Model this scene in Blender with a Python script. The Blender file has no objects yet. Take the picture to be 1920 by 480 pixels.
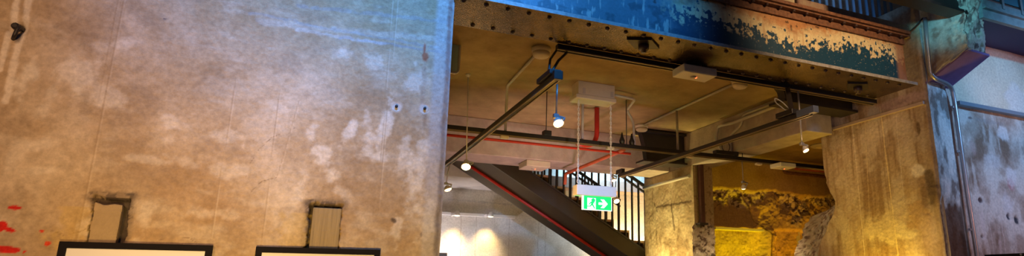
import bpy, math, random
import numpy as np
from mathutils import Vector, Matrix
random.seed(5)
C = bpy.context.scene.collection
S, EYE = 0.8, 1.6              # plan units -> metres, eye height above the floor (plan zero = eye)
FL = -EYE / S                  # floor level in plan units

# ------------------------------------------------------------------ camera survey (used to read points off known planes)
F, YAW, PIT, ROL, CY, CX = 1162.73, 0.43314332, 0.23898640, 0.00456752, 252.76, 1106.386
_a, _b, _cp, _sp = math.cos(YAW), math.sin(YAW), math.cos(PIT), math.sin(PIT)
_fw = np.array([_b*_cp, _a*_cp, _sp]); _r0 = np.array([_a, -_b, 0.0]); _u0 = np.cross(_r0, _fw)
_c, _s = math.cos(ROL), math.sin(ROL)
_r, _u = _c*_r0 + _s*_u0, -_s*_r0 + _c*_u0
def ray(x, y): return (x-CX)/F*_r - (y-CY)/F*_u + _fw
def onX(x, y, X): d = ray(x, y); return tuple(d*X/d[0])
def onY(x, y, Y): d = ray(x, y); return tuple(d*Y/d[1])
def onZ(x, y, Z): d = ray(x, y); return tuple(d*Z/d[2])
def W(p): return Vector((p[0]*S, p[1]*S, p[2]*S + EYE))

# ------------------------------------------------------------------ materials
MATS = {}
def mat(name, col, rough=0.7, metal=0.0, noise=0.0, nscale=12.0, bump=0.0, bscale=60.0, emit=None, estr=0.0, attr=False, spec=0.5, col2=None, coat=0.0):
    m = bpy.data.materials.new(name); m.use_nodes = True
    nt = m.node_tree; N = nt.nodes; L = nt.links
    b = N['Principled BSDF']
    b.inputs['Roughness'].default_value = rough; b.inputs['Metallic'].default_value = metal
    b.inputs['Specular IOR Level'].default_value = spec
    if coat: b.inputs['Coat Weight'].default_value = coat; b.inputs['Coat Roughness'].default_value = 0.2
    b.inputs['Base Color'].default_value = (*col, 1)
    tc = N.new('ShaderNodeTexCoord')
    src = None
    if attr:
        a = N.new('ShaderNodeAttribute'); a.attribute_name = 'Col'; src = a.outputs['Color']
    if noise:
        n = N.new('ShaderNodeTexNoise'); n.inputs['Scale'].default_value = nscale; n.inputs['Detail'].default_value = 8; n.inputs['Roughness'].default_value = 0.65
        L.new(tc.outputs['Object'], n.inputs['Vector'])
        r = N.new('ShaderNodeValToRGB'); e = r.color_ramp.elements
        e[0].position = 0.3; e[1].position = 0.7
        mx = N.new('ShaderNodeMix'); mx.data_type = 'RGBA'
        if attr:
            e[0].color = (1-noise, 1-noise, 1-noise, 1); e[1].color = (1+noise, 1+noise, 1+noise, 1)
            mx.blend_type = 'MULTIPLY'; mx.inputs['Factor'].default_value = 1
            L.new(src, mx.inputs['A']); L.new(n.outputs['Fac'], r.inputs['Fac']); L.new(r.outputs['Color'], mx.inputs['B'])
        else:
            c2 = col2 or tuple(c*(1-noise) for c in col)
            e[0].color = (0, 0, 0, 1); e[1].color = (1, 1, 1, 1)
            L.new(n.outputs['Fac'], r.inputs['Fac']); L.new(r.outputs['Color'], mx.inputs['Factor'])
            mx.inputs['A'].default_value = (*c2, 1); mx.inputs['B'].default_value = (*col, 1)
        src = mx.outputs['Result']
    if src is not None: L.new(src, b.inputs['Base Color'])
    if bump:
        n2 = N.new('ShaderNodeTexNoise'); n2.inputs['Scale'].default_value = bscale; n2.inputs['Detail'].default_value = 6
        L.new(tc.outputs['Object'], n2.inputs['Vector'])
        bp = N.new('ShaderNodeBump'); bp.inputs['Strength'].default_value = bump; bp.inputs['Distance'].default_value = 0.01
        L.new(n2.outputs['Fac'], bp.inputs['Height']); L.new(bp.outputs['Normal'], b.inputs['Normal'])
    if emit:
        b.inputs['Emission Color'].default_value = (*emit, 1); b.inputs['Emission Strength'].default_value = estr
    MATS[name] = m
    return m

PLASTER = mat('weathered_plaster', (.6, .5, .4), .85, noise=.2, nscale=42, bump=.3, bscale=130, attr=True, spec=.25)
SOFFIT = mat('soffit_concrete', (.42, .31, .16), .85, noise=.45, nscale=3.5, bump=.25, bscale=30, spec=.2)
BEAMC = mat('beam_concrete', (.50, .42, .38), .85, noise=.35, nscale=6, bump=.3, bscale=35, spec=.25)
BACKC = mat('pale_concrete', (.62, .58, .54), .85, noise=.25, nscale=5, bump=.2, bscale=40, spec=.2)
ROUGHC = mat('exposed_aggregate', (.5, .42, .36), .9, noise=.75, nscale=38, bump=1.0, bscale=60)
PAINTW = mat('girder_paint', (.1, .2, .2), .5, noise=.12, nscale=40, bump=.15, bscale=80, attr=True, spec=.4)
BLACKGLOSS = mat('black_gloss_steel', (.18, .125, .055), .26, metal=.75, noise=.8, nscale=9, bump=.5, bscale=70, spec=.9, col2=(.05, .035, .02))
RUST = mat('rusty_steel', (.28, .13, .07), .7, noise=.6, nscale=30, bump=.4, bscale=90, col2=(.10, .045, .03))
RIVETM = mat('dark_rivet', (.07, .04, .04), .4, noise=.3, spec=.6)
EDGE = mat('worn_steel_edge', (.45, .45, .46), .5, noise=.5, nscale=30, bump=.2)
BLACK = mat('black_metal', (.02, .018, .02), .45, noise=.2, nscale=30)
DARKST = mat('dark_steel', (.03, .024, .024), .5, noise=.4, nscale=15)
STAIRM = mat('brown_steel', (.032, .021, .012), .5, noise=.3, nscale=8)
SOFFST = mat('olive_brown_plaster', (.042, .024, .006), .6, noise=.25, nscale=7)
WHITE = mat('white_plastic', (.78, .76, .74), .45, noise=.08, nscale=20)
CREAM = mat('cream_plastic', (.62, .55, .45), .5, noise=.08, nscale=20)
CONDUIT = mat('grey_conduit', (.5, .47, .46), .45, noise=.15, nscale=20, spec=.5)
STEELC = mat('galvanised_conduit', (.5, .5, .55), .35, metal=.6, noise=.15, nscale=30)
REDP = mat('red_pipe_paint', (.55, .03, .02), .4, noise=.15)
ORANGEP = mat('faded_red_pipe', (.5, .1, .04), .5, noise=.3)
WOOD = mat('old_timber', (.40, .29, .14), .75, noise=.4, nscale=9, bump=.4, bscale=50)
WOODB = mat('brown_timber', (.30, .16, .06), .6, noise=.3, nscale=9)
FRAME = mat('black_frame', (.008, .006, .009), .75, noise=.2, nscale=30, spec=.15)
MATB = mat('white_mat_board', (.84, .84, .92), .8, noise=.03, nscale=10)
FLOORM = mat('timber_floor', (.30, .2, .1), .5, noise=.4, nscale=3)
BULB = mat('warm_bulb', (1, .9, .7), .3, emit=(1, .72, .32), estr=40)
BULBS = mat('small_warm_bulb', (1, .9, .7), .3, emit=(1, .76, .38), estr=7)
LEDR = mat('red_led', (.6, .05, .02), .3, emit=(1, .12, .03), estr=4)
GREEN = mat('sign_green', (0, .5, .12), .4, emit=(.004, .72, .09), estr=1.1)
SIGNW = mat('sign_white', (.9, .95, .9), .4, emit=(.85, 1, .88), estr=.9)
BLUEBAR = mat('blue_grey_bar', (.12, .25, .38), .4, noise=.2)
PANEL_TEAL_LIT = mat('grey_panel_teal_light', (.35, .5, .52), .35, noise=.15)  # grey panel with the blue light on it put into its colour
WALKST = mat('walkway_steel', (.3, .42, .45), .5, noise=.4, nscale=12, bump=.2)
CREAMW = mat('cream_board', (.75, .6, .38), .7, noise=.05)

# ------------------------------------------------------------------ mesh builder (plan units)
class MB:
    def __init__(s): s.v = []; s.f = []; s.sm = []
    def _add(s, vs, fs, smooth=False):
        o = len(s.v); s.v += [tuple(map(float, p)) for p in vs]
        for f in fs: s.f.append([i+o for i in f]); s.sm.append(smooth)
        return s
    def box(s, x0, x1, y0, y1, z0, z1):
        return s._add([(x0,y0,z0),(x1,y0,z0),(x1,y1,z0),(x0,y1,z0),(x0,y0,z1),(x1,y0,z1),(x1,y1,z1),(x0,y1,z1)],
                      [(0,3,2,1),(4,5,6,7),(0,1,5,4),(1,2,6,5),(2,3,7,6),(3,0,4,7)])
    def bar(s, a, b, w, h, up=(0,0,1)):
        a, b = Vector(a), Vector(b); d = (b-a).normalized(); sd = d.cross(Vector(up)).normalized(); u = sd.cross(d)
        vs = []
        for p in (a, b):
            for i, j in ((-1,-1),(1,-1),(1,1),(-1,1)): vs.append(p + sd*(i*w/2) + u*(j*h/2))
        return s._add(vs, [(0,1,2,3),(7,6,5,4),(0,4,5,1),(1,5,6,2),(2,6,7,3),(3,7,4,0)])
    def tube(s, pts, r, seg=10, cap=True):
        P = [Vector(p) for p in pts]; n = len(P); vs = []; fs = []
        t0 = (P[1]-P[0]).normalized()
        ref = Vector((0,0,1)) if abs(t0.z) < .9 else Vector((1,0,0))
        nrm = t0.cross(ref).normalized()
        for i, p in enumerate(P):
            t = (P[min(i+1,n-1)] - P[max(i-1,0)]).normalized()
            nrm = (nrm - t*nrm.dot(t)).normalized(); bn = t.cross(nrm)
            rr = r[i] if isinstance(r, (list, tuple)) else r
            for k in range(seg):
                a = 2*math.pi*k/seg; vs.append(p + nrm*(rr*math.cos(a)) + bn*(rr*math.sin(a)))
        for i in range(n-1):
            for k in range(seg):
                k2 = (k+1) % seg; fs.append((i*seg+k, i*seg+k2, (i+1)*seg+k2, (i+1)*seg+k))
        s._add(vs, fs, True)
        if cap:
            o = len(s.v) - len(vs); s.f.append([o+k for k in range(seg)][::-1]); s.sm.append(False)
            s.f.append([o+(n-1)*seg+k for k in range(seg)]); s.sm.append(False)
        return s
    def lathe(s, prof, at, axis=(0,0,1), seg=20):
        ax = Vector(axis).normalized(); ref = Vector((1,0,0)) if abs(ax.x) < .9 else Vector((0,1,0))
        n = ax.cross(ref).normalized(); b = ax.cross(n); at = Vector(at); vs = []; fs = []
        for r, h in prof:
            for k in range(seg):
                a = 2*math.pi*k/seg; vs.append(at + ax*h + n*(r*math.cos(a)) + b*(r*math.sin(a)))
        m = len(prof)
        for i in range(m-1):
            for k in range(seg):
                k2 = (k+1) % seg; fs.append((i*seg+k, i*seg+k2, (i+1)*seg+k2, (i+1)*seg+k))
        s._add(vs, fs, True)
        o = len(s.v) - len(vs)
        if prof[0][0] > 1e-4: s.f.append([o+k for k in range(seg)][::-1]); s.sm.append(False)
        if prof[-1][0] > 1e-4: s.f.append([o+(m-1)*seg+k for k in range(seg)]); s.sm.append(False)
        return s
    def ball(s, at, r, axis=(0,0,1), half=False, seg=14):
        n = 8; lo = 0 if half else -math.pi/2
        prof = [(max(r*math.cos(lo + (math.pi/2-lo)*i/n), 1e-5), r*math.sin(lo + (math.pi/2-lo)*i/n)) for i in range(n+1)]
        return s.lathe(prof, at, axis, seg)
    def prism(s, poly, a, b):                     # poly of 3D points, swept by the vector b-a
        d = Vector(b) - Vector(a); n = len(poly)
        vs = [Vector(p) for p in poly] + [Vector(p)+d for p in poly]
        return s._add(vs, [tuple(range(n))[::-1], tuple(range(n, 2*n))] + [(i, (i+1)%n, n+(i+1)%n, n+i) for i in range(n)])
    def build(s, name, material, parent=None, base=None, bevel=0.0, fix=True):
        me = bpy.data.meshes.new(name)
        o = bpy.data.objects.new(name, me); C.objects.link(o)
        if parent is not None:
            root = parent; off = Vector((0,0,0))
            while root is not None: off += root.location; root = root.parent
            o.parent = parent
        else:
            off = W(base) if base is not None else Vector((0,0,0)); o.location = off
        me.from_pydata([tuple(W(p) - off) for p in s.v], [], s.f)
        me.polygons.foreach_set('use_smooth', s.sm)
        me.materials.append(material)
        if fix:
            import bmesh
            bm = bmesh.new(); bm.from_mesh(me); bmesh.ops.recalc_face_normals(bm, faces=bm.faces); bm.to_mesh(me); bm.free()
        if bevel:
            md = o.modifiers.new('bevel', 'BEVEL'); md.width = bevel*S; md.segments = 2; md.limit_method = 'ANGLE'
        return o

def tag(o, label, cat, group=None):
    o['label'] = label; o['category'] = cat
    if group: o['group'] = group
    return o
def thing(name, label, cat, base, group=None):
    o = bpy.data.objects.new(name, None); C.objects.link(o); o.location = W(base); o.empty_display_size = .05
    return tag(o, label, cat, group)
def struct(o): o['kind'] = 'structure'; return o

def rounded(pts, r, n=6):
    P = [Vector(p) for p in pts]; out = [P[0]]
    for i in range(1, len(P)-1):
        a, b, c = P[i-1], P[i], P[i+1]
        d1 = (a-b); d2 = (c-b); rr = min(r, d1.length*.45, d2.length*.45)
        p1 = b + d1.normalized()*rr; p2 = b + d2.normalized()*rr
        for k in range(n+1):
            t = k/n; out.append(p1*(1-t)**2 + b*2*t*(1-t) + p2*t*t)
    out.append(P[-1]); return out

# ------------------------------------------------------------------ painted, displaced surfaces
rng = np.random.RandomState(11)
LAT = rng.rand(256, 256)
def vnoise(u, v):
    ui = np.floor(u).astype(int); vi = np.floor(v).astype(int); fu = u-ui; fv = v-vi
    fu = fu*fu*(3-2*fu); fv = fv*fv*(3-2*fv)
    g = lambda i, j: LAT[i % 256, j % 256]
    return (g(ui,vi)*(1-fu)+g(ui+1,vi)*fu)*(1-fv) + (g(ui,vi+1)*(1-fu)+g(ui+1,vi+1)*fu)*fv
def fbm(u, v, oct=5, seed=0.0, gain=.55):
    t = 0; a = 1; n = 0
    for k in range(oct):
        t = t + a*vnoise(u*2**k + seed*17.3 + 31*k, v*2**k + seed*9.1 + 57*k); n += a; a *= gain
    return t/n
def sstep(a, b, x): t = np.clip((x-a)/(b-a), 0, 1); return t*t*(3-2*t)
def mixc(col, c, m): col[...] = col*(1-m[..., None]) + np.array(c)*m[..., None]
def blob(col, U, V, cu, cv, ru, rv, ang, c, al, rough=.5, sc=9.0, soft=.5, seed=1.0):
    a = math.radians(ang); du, dv = U-cu, V-cv
    x = (du*math.cos(a)+dv*math.sin(a))/ru; y = (-du*math.sin(a)+dv*math.cos(a))/rv
    near = (np.abs(x) < 2.2) & (np.abs(y) < 2.2)
    if not near.any(): return
    d = np.sqrt(x*x+y*y) + (fbm(U*sc, V*sc, 5, seed)-.5)*2*rough
    mixc(col, c, np.where(near, sstep(1.0, 1.0-soft, d)*al, 0))
def seg(col, U, V, p0, p1, w, c, al, wob=.0, seed=3.0):
    p0 = np.array(p0); p1 = np.array(p1); d = p1-p0; L2 = (d*d).sum()
    t = np.clip(((U-p0[0])*d[0]+(V-p0[1])*d[1])/L2, 0, 1)
    n = (fbm(U*14, V*14, 3, seed)-.5)*2*wob
    dist = np.hypot(U-p0[0]-t*d[0]+n, V-p0[1]-t*d[1]+n)
    mixc(col, c, sstep(w, w*.4, dist)*al)
def lin(lo, hi, step): return np.linspace(lo, hi, max(2, int(round((hi-lo)/step))+1))
def axis_of(*parts):
    out = [np.array([parts[0][0]])]
    for lo, hi, st in parts: out.append(lin(lo, hi, st)[1:])
    return np.concatenate(out)
def surface(name, us, vs, pos, paint, material, extra=None, base=(0,0,0), flip=False):
    U, V = np.meshgrid(us, vs)                    # rows = v
    col = np.ones(U.shape+(3,))*.5
    col = paint(U, V, col)
    P = pos(U, V)
    off = W(base)
    P = np.stack([P[0]*S-off.x, P[1]*S-off.y, P[2]*S+EYE-off.z], -1).reshape(-1, 3)
    nv, nu = U.shape; idx = np.arange(nv*nu).reshape(nv, nu)
    q = np.stack([idx[:-1,:-1], idx[:-1,1:], idx[1:,1:], idx[1:,:-1]], -1).reshape(-1, 4)
    if flip: q = q[:, ::-1]
    ex_v = []; ex_f = []
    if extra:
        for p in extra.v: w = W(p)-off; ex_v.append((w.x, w.y, w.z))
        n0 = len(P)
        ex_f = [[i+n0 for i in f] for f in extra.f]
        P = np.vstack([P, np.array(ex_v)])
    me = bpy.data.meshes.new(name)
    nq = len(q); loops = np.concatenate([q.ravel()] + [np.array(f) for f in ex_f]).astype(np.int32)
    sizes = np.array([4]*nq + [len(f) for f in ex_f], dtype=np.int32)
    me.vertices.add(len(P)); me.vertices.foreach_set('co', P.astype(np.float32).ravel())
    me.loops.add(len(loops)); me.loops.foreach_set('vertex_index', loops)
    starts = np.concatenate([[0], np.cumsum(sizes)[:-1]]).astype(np.int32)
    me.polygons.add(len(sizes)); me.polygons.foreach_set('loop_start', starts)
    me.polygons.foreach_set('use_smooth', [True]*nq + [False]*len(ex_f))
    me.update(calc_edges=True); me.validate()
    ca = me.attributes.new('Col', 'FLOAT_COLOR', 'POINT')
    full = np.ones((len(P), 4), dtype=np.float32); full[:, :3] = (.45, .38, .3)
    full[:nv*nu, :3] = np.clip(col, 0, 1).reshape(-1, 3)
    ca.data.foreach_set('color', full.ravel())
    me.materials.append(material)
    o = bpy.data.objects.new(name, me); C.objects.link(o); o.location = off
    return o

# ================================================================== SETTING
struct(MB().box(-4, 14, -3, 14, FL-.15, FL).build('floor', FLOORM))

# --- left wall: old plaster, niches, stains
D = 4.5; XE = .92
NICHES = [(onY(178, 370, D), onY(243, 370, D), -.2), (onY(583, 384, D), onY(640, 384, D), -.2)]
def wl_pos(U, V):
    Y = np.full(U.shape, D)
    Y = Y + (fbm(U*1.3, V*1.3, 4, 2)-.5)*.03 + (fbm(U*40, V*40, 3, 5)-.5)*.006
    edge = sstep(XE-.06, XE, U + (fbm(U*0+3, V*9, 4, 8)-.5)*.03); Y = Y + edge*.05
    for i, (a, b, zb) in enumerate(NICHES):
        n1 = (fbm(U*22, V*22, 4, 20+i)-.5)*.045
        ex = .008
        inside = sstep(0, .012, U-(a[0]-ex)+n1) * sstep(0, .012, (b[0]+ex)-U+n1) * sstep(0, .012, (a[2]+ex)-V+n1)
        Y = Y + inside*.085*(V > -.35)
    for (px, py, r, dp) in ((33, 52, .05, .05), (743, 200, .028, .02), (797, 204, .03, .02)):
        c = onY(px, py, D); Y = Y + dp*np.exp(-((U-c[0])**2+(V-c[2])**2)/(r*r*.6))
    return U, Y, V
def wl_paint(U, V, col):
    n = fbm(U*2.2, V*2.2, 6, 1)
    col[...] = np.array((.50, .37, .24))
    mixc(col, (.66, .54, .41), sstep(.48, .70, n)*.8)
    mixc(col, (.36, .23, .115), sstep(.5, .28, n)*.75)
    mixc(col, (.34, .24, .15), sstep(.52, .66, fbm(U*5+9, V*5, 5, 17))*.45)
    n2 = fbm(U*7, V*3.2, 5, 6); mixc(col, (.46, .33, .2), sstep(.55, .75, n2)*.45)
    n3 = fbm(U*3.1+4, V*9, 5, 9); mixc(col, (.66, .57, .46), sstep(.58, .74, n3)*.3)
    w = (.80, .71, .60)
    PB = lambda x, y, rx, ry, ang, c, al, rough=.55, sc=11., soft=.6, seed=1.: blob(col, U, V, onY(x, y, D)[0], onY(x, y, D)[2], rx*.0031, ry*.0034, ang, c, al, rough, sc, soft, seed)
    for k, (x, y, rx, ry, ang, al) in enumerate([(48,150,20,62,-18,.95),(150,138,34,44,-10,.8),(205,185,36,26,0,.6),(230,82,26,14,8,.7),(185,84,26,14,8,.5),(90,190,14,34,-20,.5),
            (78,270,30,14,20,.5),(30,290,16,40,-15,.4),(325,230,32,14,-15,.5),(322,262,22,14,0,.4),(292,302,60,12,-8,.4),(85,320,42,10,5,.4),(425,250,45,22,-8,.45),
            (440,320,40,18,0,.4),(350,300,36,14,-10,.3),(520,200,34,12,-15,.35),(588,240,14,30,-25,.7),(655,245,20,34,-20,.8),(605,300,26,34,15,.75),(622,330,14,22,0,.7),(690,255,26,46,-10,.6),(720,235,16,66,-4,.75),
            (700,290,34,20,0,.6),(760,300,24,56,-4,.5),(785,330,26,100,-4,.75),(800,420,28,60,-4,.7),(745,425,14,34,0,.5),(640,360,30,12,-30,.35),(780,150,30,40,0,.55),(560,360,14,40,-12,.4),
            (415,400,60,14,-8,.35),(365,400,36,14,0,.3),(480,380,60,10,-8,.25),(160,420,16,34,0,.4),(270,410,14,40,-8,.4),(540,420,20,40,0,.25),(640,100,26,16,0,.45),(700,120,30,24,-30,.4)]):
        PB(x, y, rx, ry, ang, w, al*.95, 1.0, 15., .75, 30+k)
    # trowelled streaks top left, dusty pale bands under the top
    for x0, y0, x1, y1, wd in ((38,-20,0,130,.022),(60,-20,10,190,.022)):
        a, b = onY(x0, y0, D), onY(x1, y1, D); seg(col, U, V, (a[0], a[2]), (b[0], b[2]), wd, (.85, .76, .66), .8, .012)
    for x0, y0, x1, y1, wd, c, al in ((470,25,850,95,.016,(.3,.33,.38),.35),(480,40,840,75,.03,(.74,.72,.70),.18),(640,70,850,100,.014,(.28,.3,.36),.45),(560,10,840,40,.02,(.35,.36,.4),.3),(560,55,720,82,.02,(.75,.73,.72),.3)):
        a, b = onY(x0, y0, D), onY(x1, y1, D); seg(col, U, V, (a[0], a[2]), (b[0], b[2]), wd, c, al, .02)
    # shutter lines and hairline cracks
    for x0, y0, x1, y1 in ((222,0,131,460),(232,0,141,460),(447,120,392,460),(527,140,490,462),(560,190,520,330),(745,0,702,465),(735,0,712,330)):
        a, b = onY(x0, y0, D), onY(x1, y1, D); seg(col, U, V, (a[0], a[2]), (b[0], b[2]), .0035, (.36, .25, .15), .5)
        seg(col, U, V, (a[0]+.008, a[2]), (b[0]+.008, b[2]), .003, (.72, .6, .46), .3)
    for pts in (((460,335),(470,305),(485,280),(510,257),(552,240)),((90,432),(120,440),(150,434),(170,425)),((300,450),(330,443),(352,446),(370,455)),((780,90),(800,110),(795,140)),((470,360),(490,340),(520,332))):
        for p, q in zip(pts, pts[1:]):
            a, b = onY(*p, D), onY(*q, D); seg(col, U, V, (a[0], a[2]), (b[0], b[2]), .0035, (.22, .14, .08), .7, .006)
    # rust run, plugs, dark chips
    PB(797, 105, 9, 14, 0, (.38, .10, .04), .85, .6, 25.); PB(796, 92, 4, 16, 0, (.4, .1, .05), .8)
    PB(793, 170, 9, 80, 0, (.40, .28, .2), .5); PB(797, 222, 8, 26, 0, (.3, .19, .11), .7)
    for x, y in ((743, 200), (796, 204)):
        PB(x, y, 16, 15, 0, (.78, .72, .68), .8, .25); PB(x, y, 5, 5, 0, (.12, .1, .1), .95, .2)
    PB(738, 413, 8, 5, -35, (.1, .07, .05), .9); PB(34, 50, 9, 7, 0, (.05, .04, .04), .95); PB(34, 68, 7, 11, 0, (.12, .1, .1), .9); PB(830, 210, 4, 10, 0, (.12, .1, .09), .9)
    PB(309, 36, 4, 2, 0, (.15, .12, .12), .9); PB(790, 440, 3, 8, 0, (.2, .15, .12), .8)
    # splashes of red paint
    for x, y, rx, ry, ang in ((28,389,12,4,0),(2,424,8,11,-30),(18,431,11,4,-15),(10,468,24,6,-5),(78,433,4,3,0),(88,457,5,5,0),(45,472,3,2,0)):
        PB(x, y, rx, ry, ang, (.62, .02, .015), 1, .35, 30., .25)
    # rough dark edges of the niches, with the shade inside painted dark
    for i, (a, b, zb) in enumerate(NICHES):
        n = (fbm(U*26, V*26, 5, 40+i)-.5)
        top = a[2]
        ring = sstep(.05, .012, np.abs(V-top-.008) + n*.06) * sstep(a[0]-.06, a[0]-.01, U+n*.06) * sstep(b[0]+.06, b[0]+.01, U+n*.06)
        if i == 0: side = sstep(.055, .012, np.abs(U-b[0]) + n*.05)*(V < top+.04)
        else: side = sstep(.055, .012, np.abs(U-a[0]+.0) + n*.05)*(V < top+.04)
        m = np.clip(np.maximum(ring, side), 0, 1)*(.55+.45*(n > -.02))
        mixc(col, (.075, .055, .045), m*.85)
        inn = (U > a[0]-.004+n*.012)*(U < b[0]+.004+n*.012)*(V < top+.004+n*.012); mixc(col, (.05, .038, .032), inn*.9)
        mixc(col, (.62, .42, .08), sstep(.12, .05, np.abs(U-a[0]+.07)+n*.2)*(V < top-.06)*.3)
    # lighter band on the arris
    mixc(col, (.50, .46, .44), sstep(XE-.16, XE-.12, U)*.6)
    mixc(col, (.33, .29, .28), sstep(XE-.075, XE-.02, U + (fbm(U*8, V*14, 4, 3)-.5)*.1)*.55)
    return col
us = axis_of((-3.2, -1.85, .09), (-1.85, XE, .0072)); vs = axis_of((FL, -.1, .15), (-.1, 2.3, .0078), (2.3, 3.6, .1))
ex = MB().box(-3.2, XE, D+.13, D+1.65, FL, 3.6)
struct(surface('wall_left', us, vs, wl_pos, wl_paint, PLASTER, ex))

# --- right side of the opening: the deep reveal, the column front and the wall beyond
XR, YB = 6.31, 6.14
def back_edge(z):                                  # where the reveal stops, broken away low down
    zz = np.array([FL, .2, .42, .6, .8, .98, 1.08, 1.2, 1.4, 1.6, 3.2])
    yy = np.array([6.30, 6.40, 6.36, 6.28, 6.14, 6.01, 5.99, 6.06, 6.12, 6.14, 6.14])
    return np.interp(z, zz, yy)
def rv_pos(U, V):
    be = back_edge(V) + (fbm(V*14, V*0+2, 4, 4)-.5)*.07*(V < 1.45)
    Y = np.minimum(U, be)
    X = XR + (fbm(Y*2, V*2, 4, 7)-.5)*.02 + (fbm(Y*30, V*30, 3, 9)-.5)*.006
    X = X + sstep(D+.05, D, Y)*.03
    return X, Y, V
def rv_paint(U, V, col):
    col[...] = np.array((.45, .34, .23))
    s = fbm(U*16, V*1.3, 5, 2); mixc(col, (.62, .52, .40), sstep(.5, .75, s)*.5); mixc(col, (.22, .13, .07), sstep(.48, .28, s)*.65)
    n = fbm(U*4, V*4, 5, 5); mixc(col, (.66, .57, .45), sstep(.52, .7, n)*.5); mixc(col, (.3, .18, .09), sstep(.45, .25, n)*.4)
    PX = lambda x, y: (onX(x, y, XR)[1], onX(x, y, XR)[2])
    for x0, y0, x1, y1, w, c, al in ((1598,238,1622,480,.006,(.8,.72,.6),.8),(1592,200,1600,330,.012,(.2,.12,.06),.5),(1650,200,1684,480,.011,(.85,.7,.4),.75),(1640,180,1668,400,.014,(.25,.15,.08),.4),(1680,215,1700,430,.006,(.75,.68,.6),.6),(1622,240,1630,400,.006,(.8,.66,.4),.5)):
        seg(col, U, V, PX(x0, y0), PX(x1, y1), w, c, al, .004)
    def PB(x, y, rx, ry, c, al, rough=.5, sc=9., seed=1., soft=.5):
        a = PX(x, y); blob(col, U, V, a[0], a[1], rx*.0095, ry*.0062, 0, c, al, rough, sc, soft, seed)
    PB(1715, 405, 24, 26, (.42, .28, .17), .85, .35, 8, 3, .15); PB(1690, 425, 10, 12, (.75, .66, .5), .8); PB(1700, 440, 20, 10, (.75, .68, .55), .6)
    PB(1660, 430, 36, 40, (.7, .6, .42), .6, .8, 9, 4); PB(1575, 420, 20, 40, (.66, .58, .44), .5, .7); PB(1722, 320, 12, 14, (.78, .73, .68), .8, .5, 14); PB(1688, 380, 16, 60, (.55, .47, .4), .6)
    PB(1745, 345, 10, 40, (.10, .07, .05), .8, .6, 7, 6); PB(1733, 370, 7, 30, (.16, .1, .07), .6); PB(1740, 430, 14, 50, (.55, .42, .34), .6); PB(1722, 240, 3, 14, (.12, .07, .04), .8)
    PB(1690, 190, 60, 14, (.56, .40, .36), .7, .3, 5, 8); PB(1640, 215, 14, 24, (.5, .5, .46), .6); PB(1565, 270, 18, 20, (.58, .5, .44), .5)
    return col
us = axis_of((D, 6.47, .0075)); vs = axis_of((FL, .2, .12), (.2, 3.3, .0075))
struct(surface('column_reveal', us, vs, rv_pos, rv_paint, PLASTER, None, flip=True))
# the broken back edge of the reveal: exposed aggregate turning the corner
def bk_pos(U, V):
    be = back_edge(V) + (fbm(V*14, V*0+2, 4, 4)-.5)*.07*(V < 1.45)
    low = sstep(1.12, .95, V)
    n = (fbm(U*9+V*16, V*18, 5, 3)-.5)*.12*low*sstep(0, .15, U)
    X = XR + U*(.25 + .35*(1-low)*0) + n; Y = be + U*(.62*low + .02)
    return X, Y, V
def bk_paint(U, V, col):
    col[...] = np.array((.50, .44, .38))
    n = fbm(V*22, U*22, 4, 3); mixc(col, (.16, .09, .07), sstep(.55, .68, n)*.85); mixc(col, (.66, .6, .55), sstep(.45, .3, n)*.6)
    return col
us = axis_of((0, .5, .0125), (.5, 1.2, .1)); vs = axis_of((FL, .2, .12), (.2, 1.6, .01), (1.6, 3.3, .2))
struct(surface('column_broken_edge', us, vs, bk_pos, bk_paint, PLASTER, None, flip=True))

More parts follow.
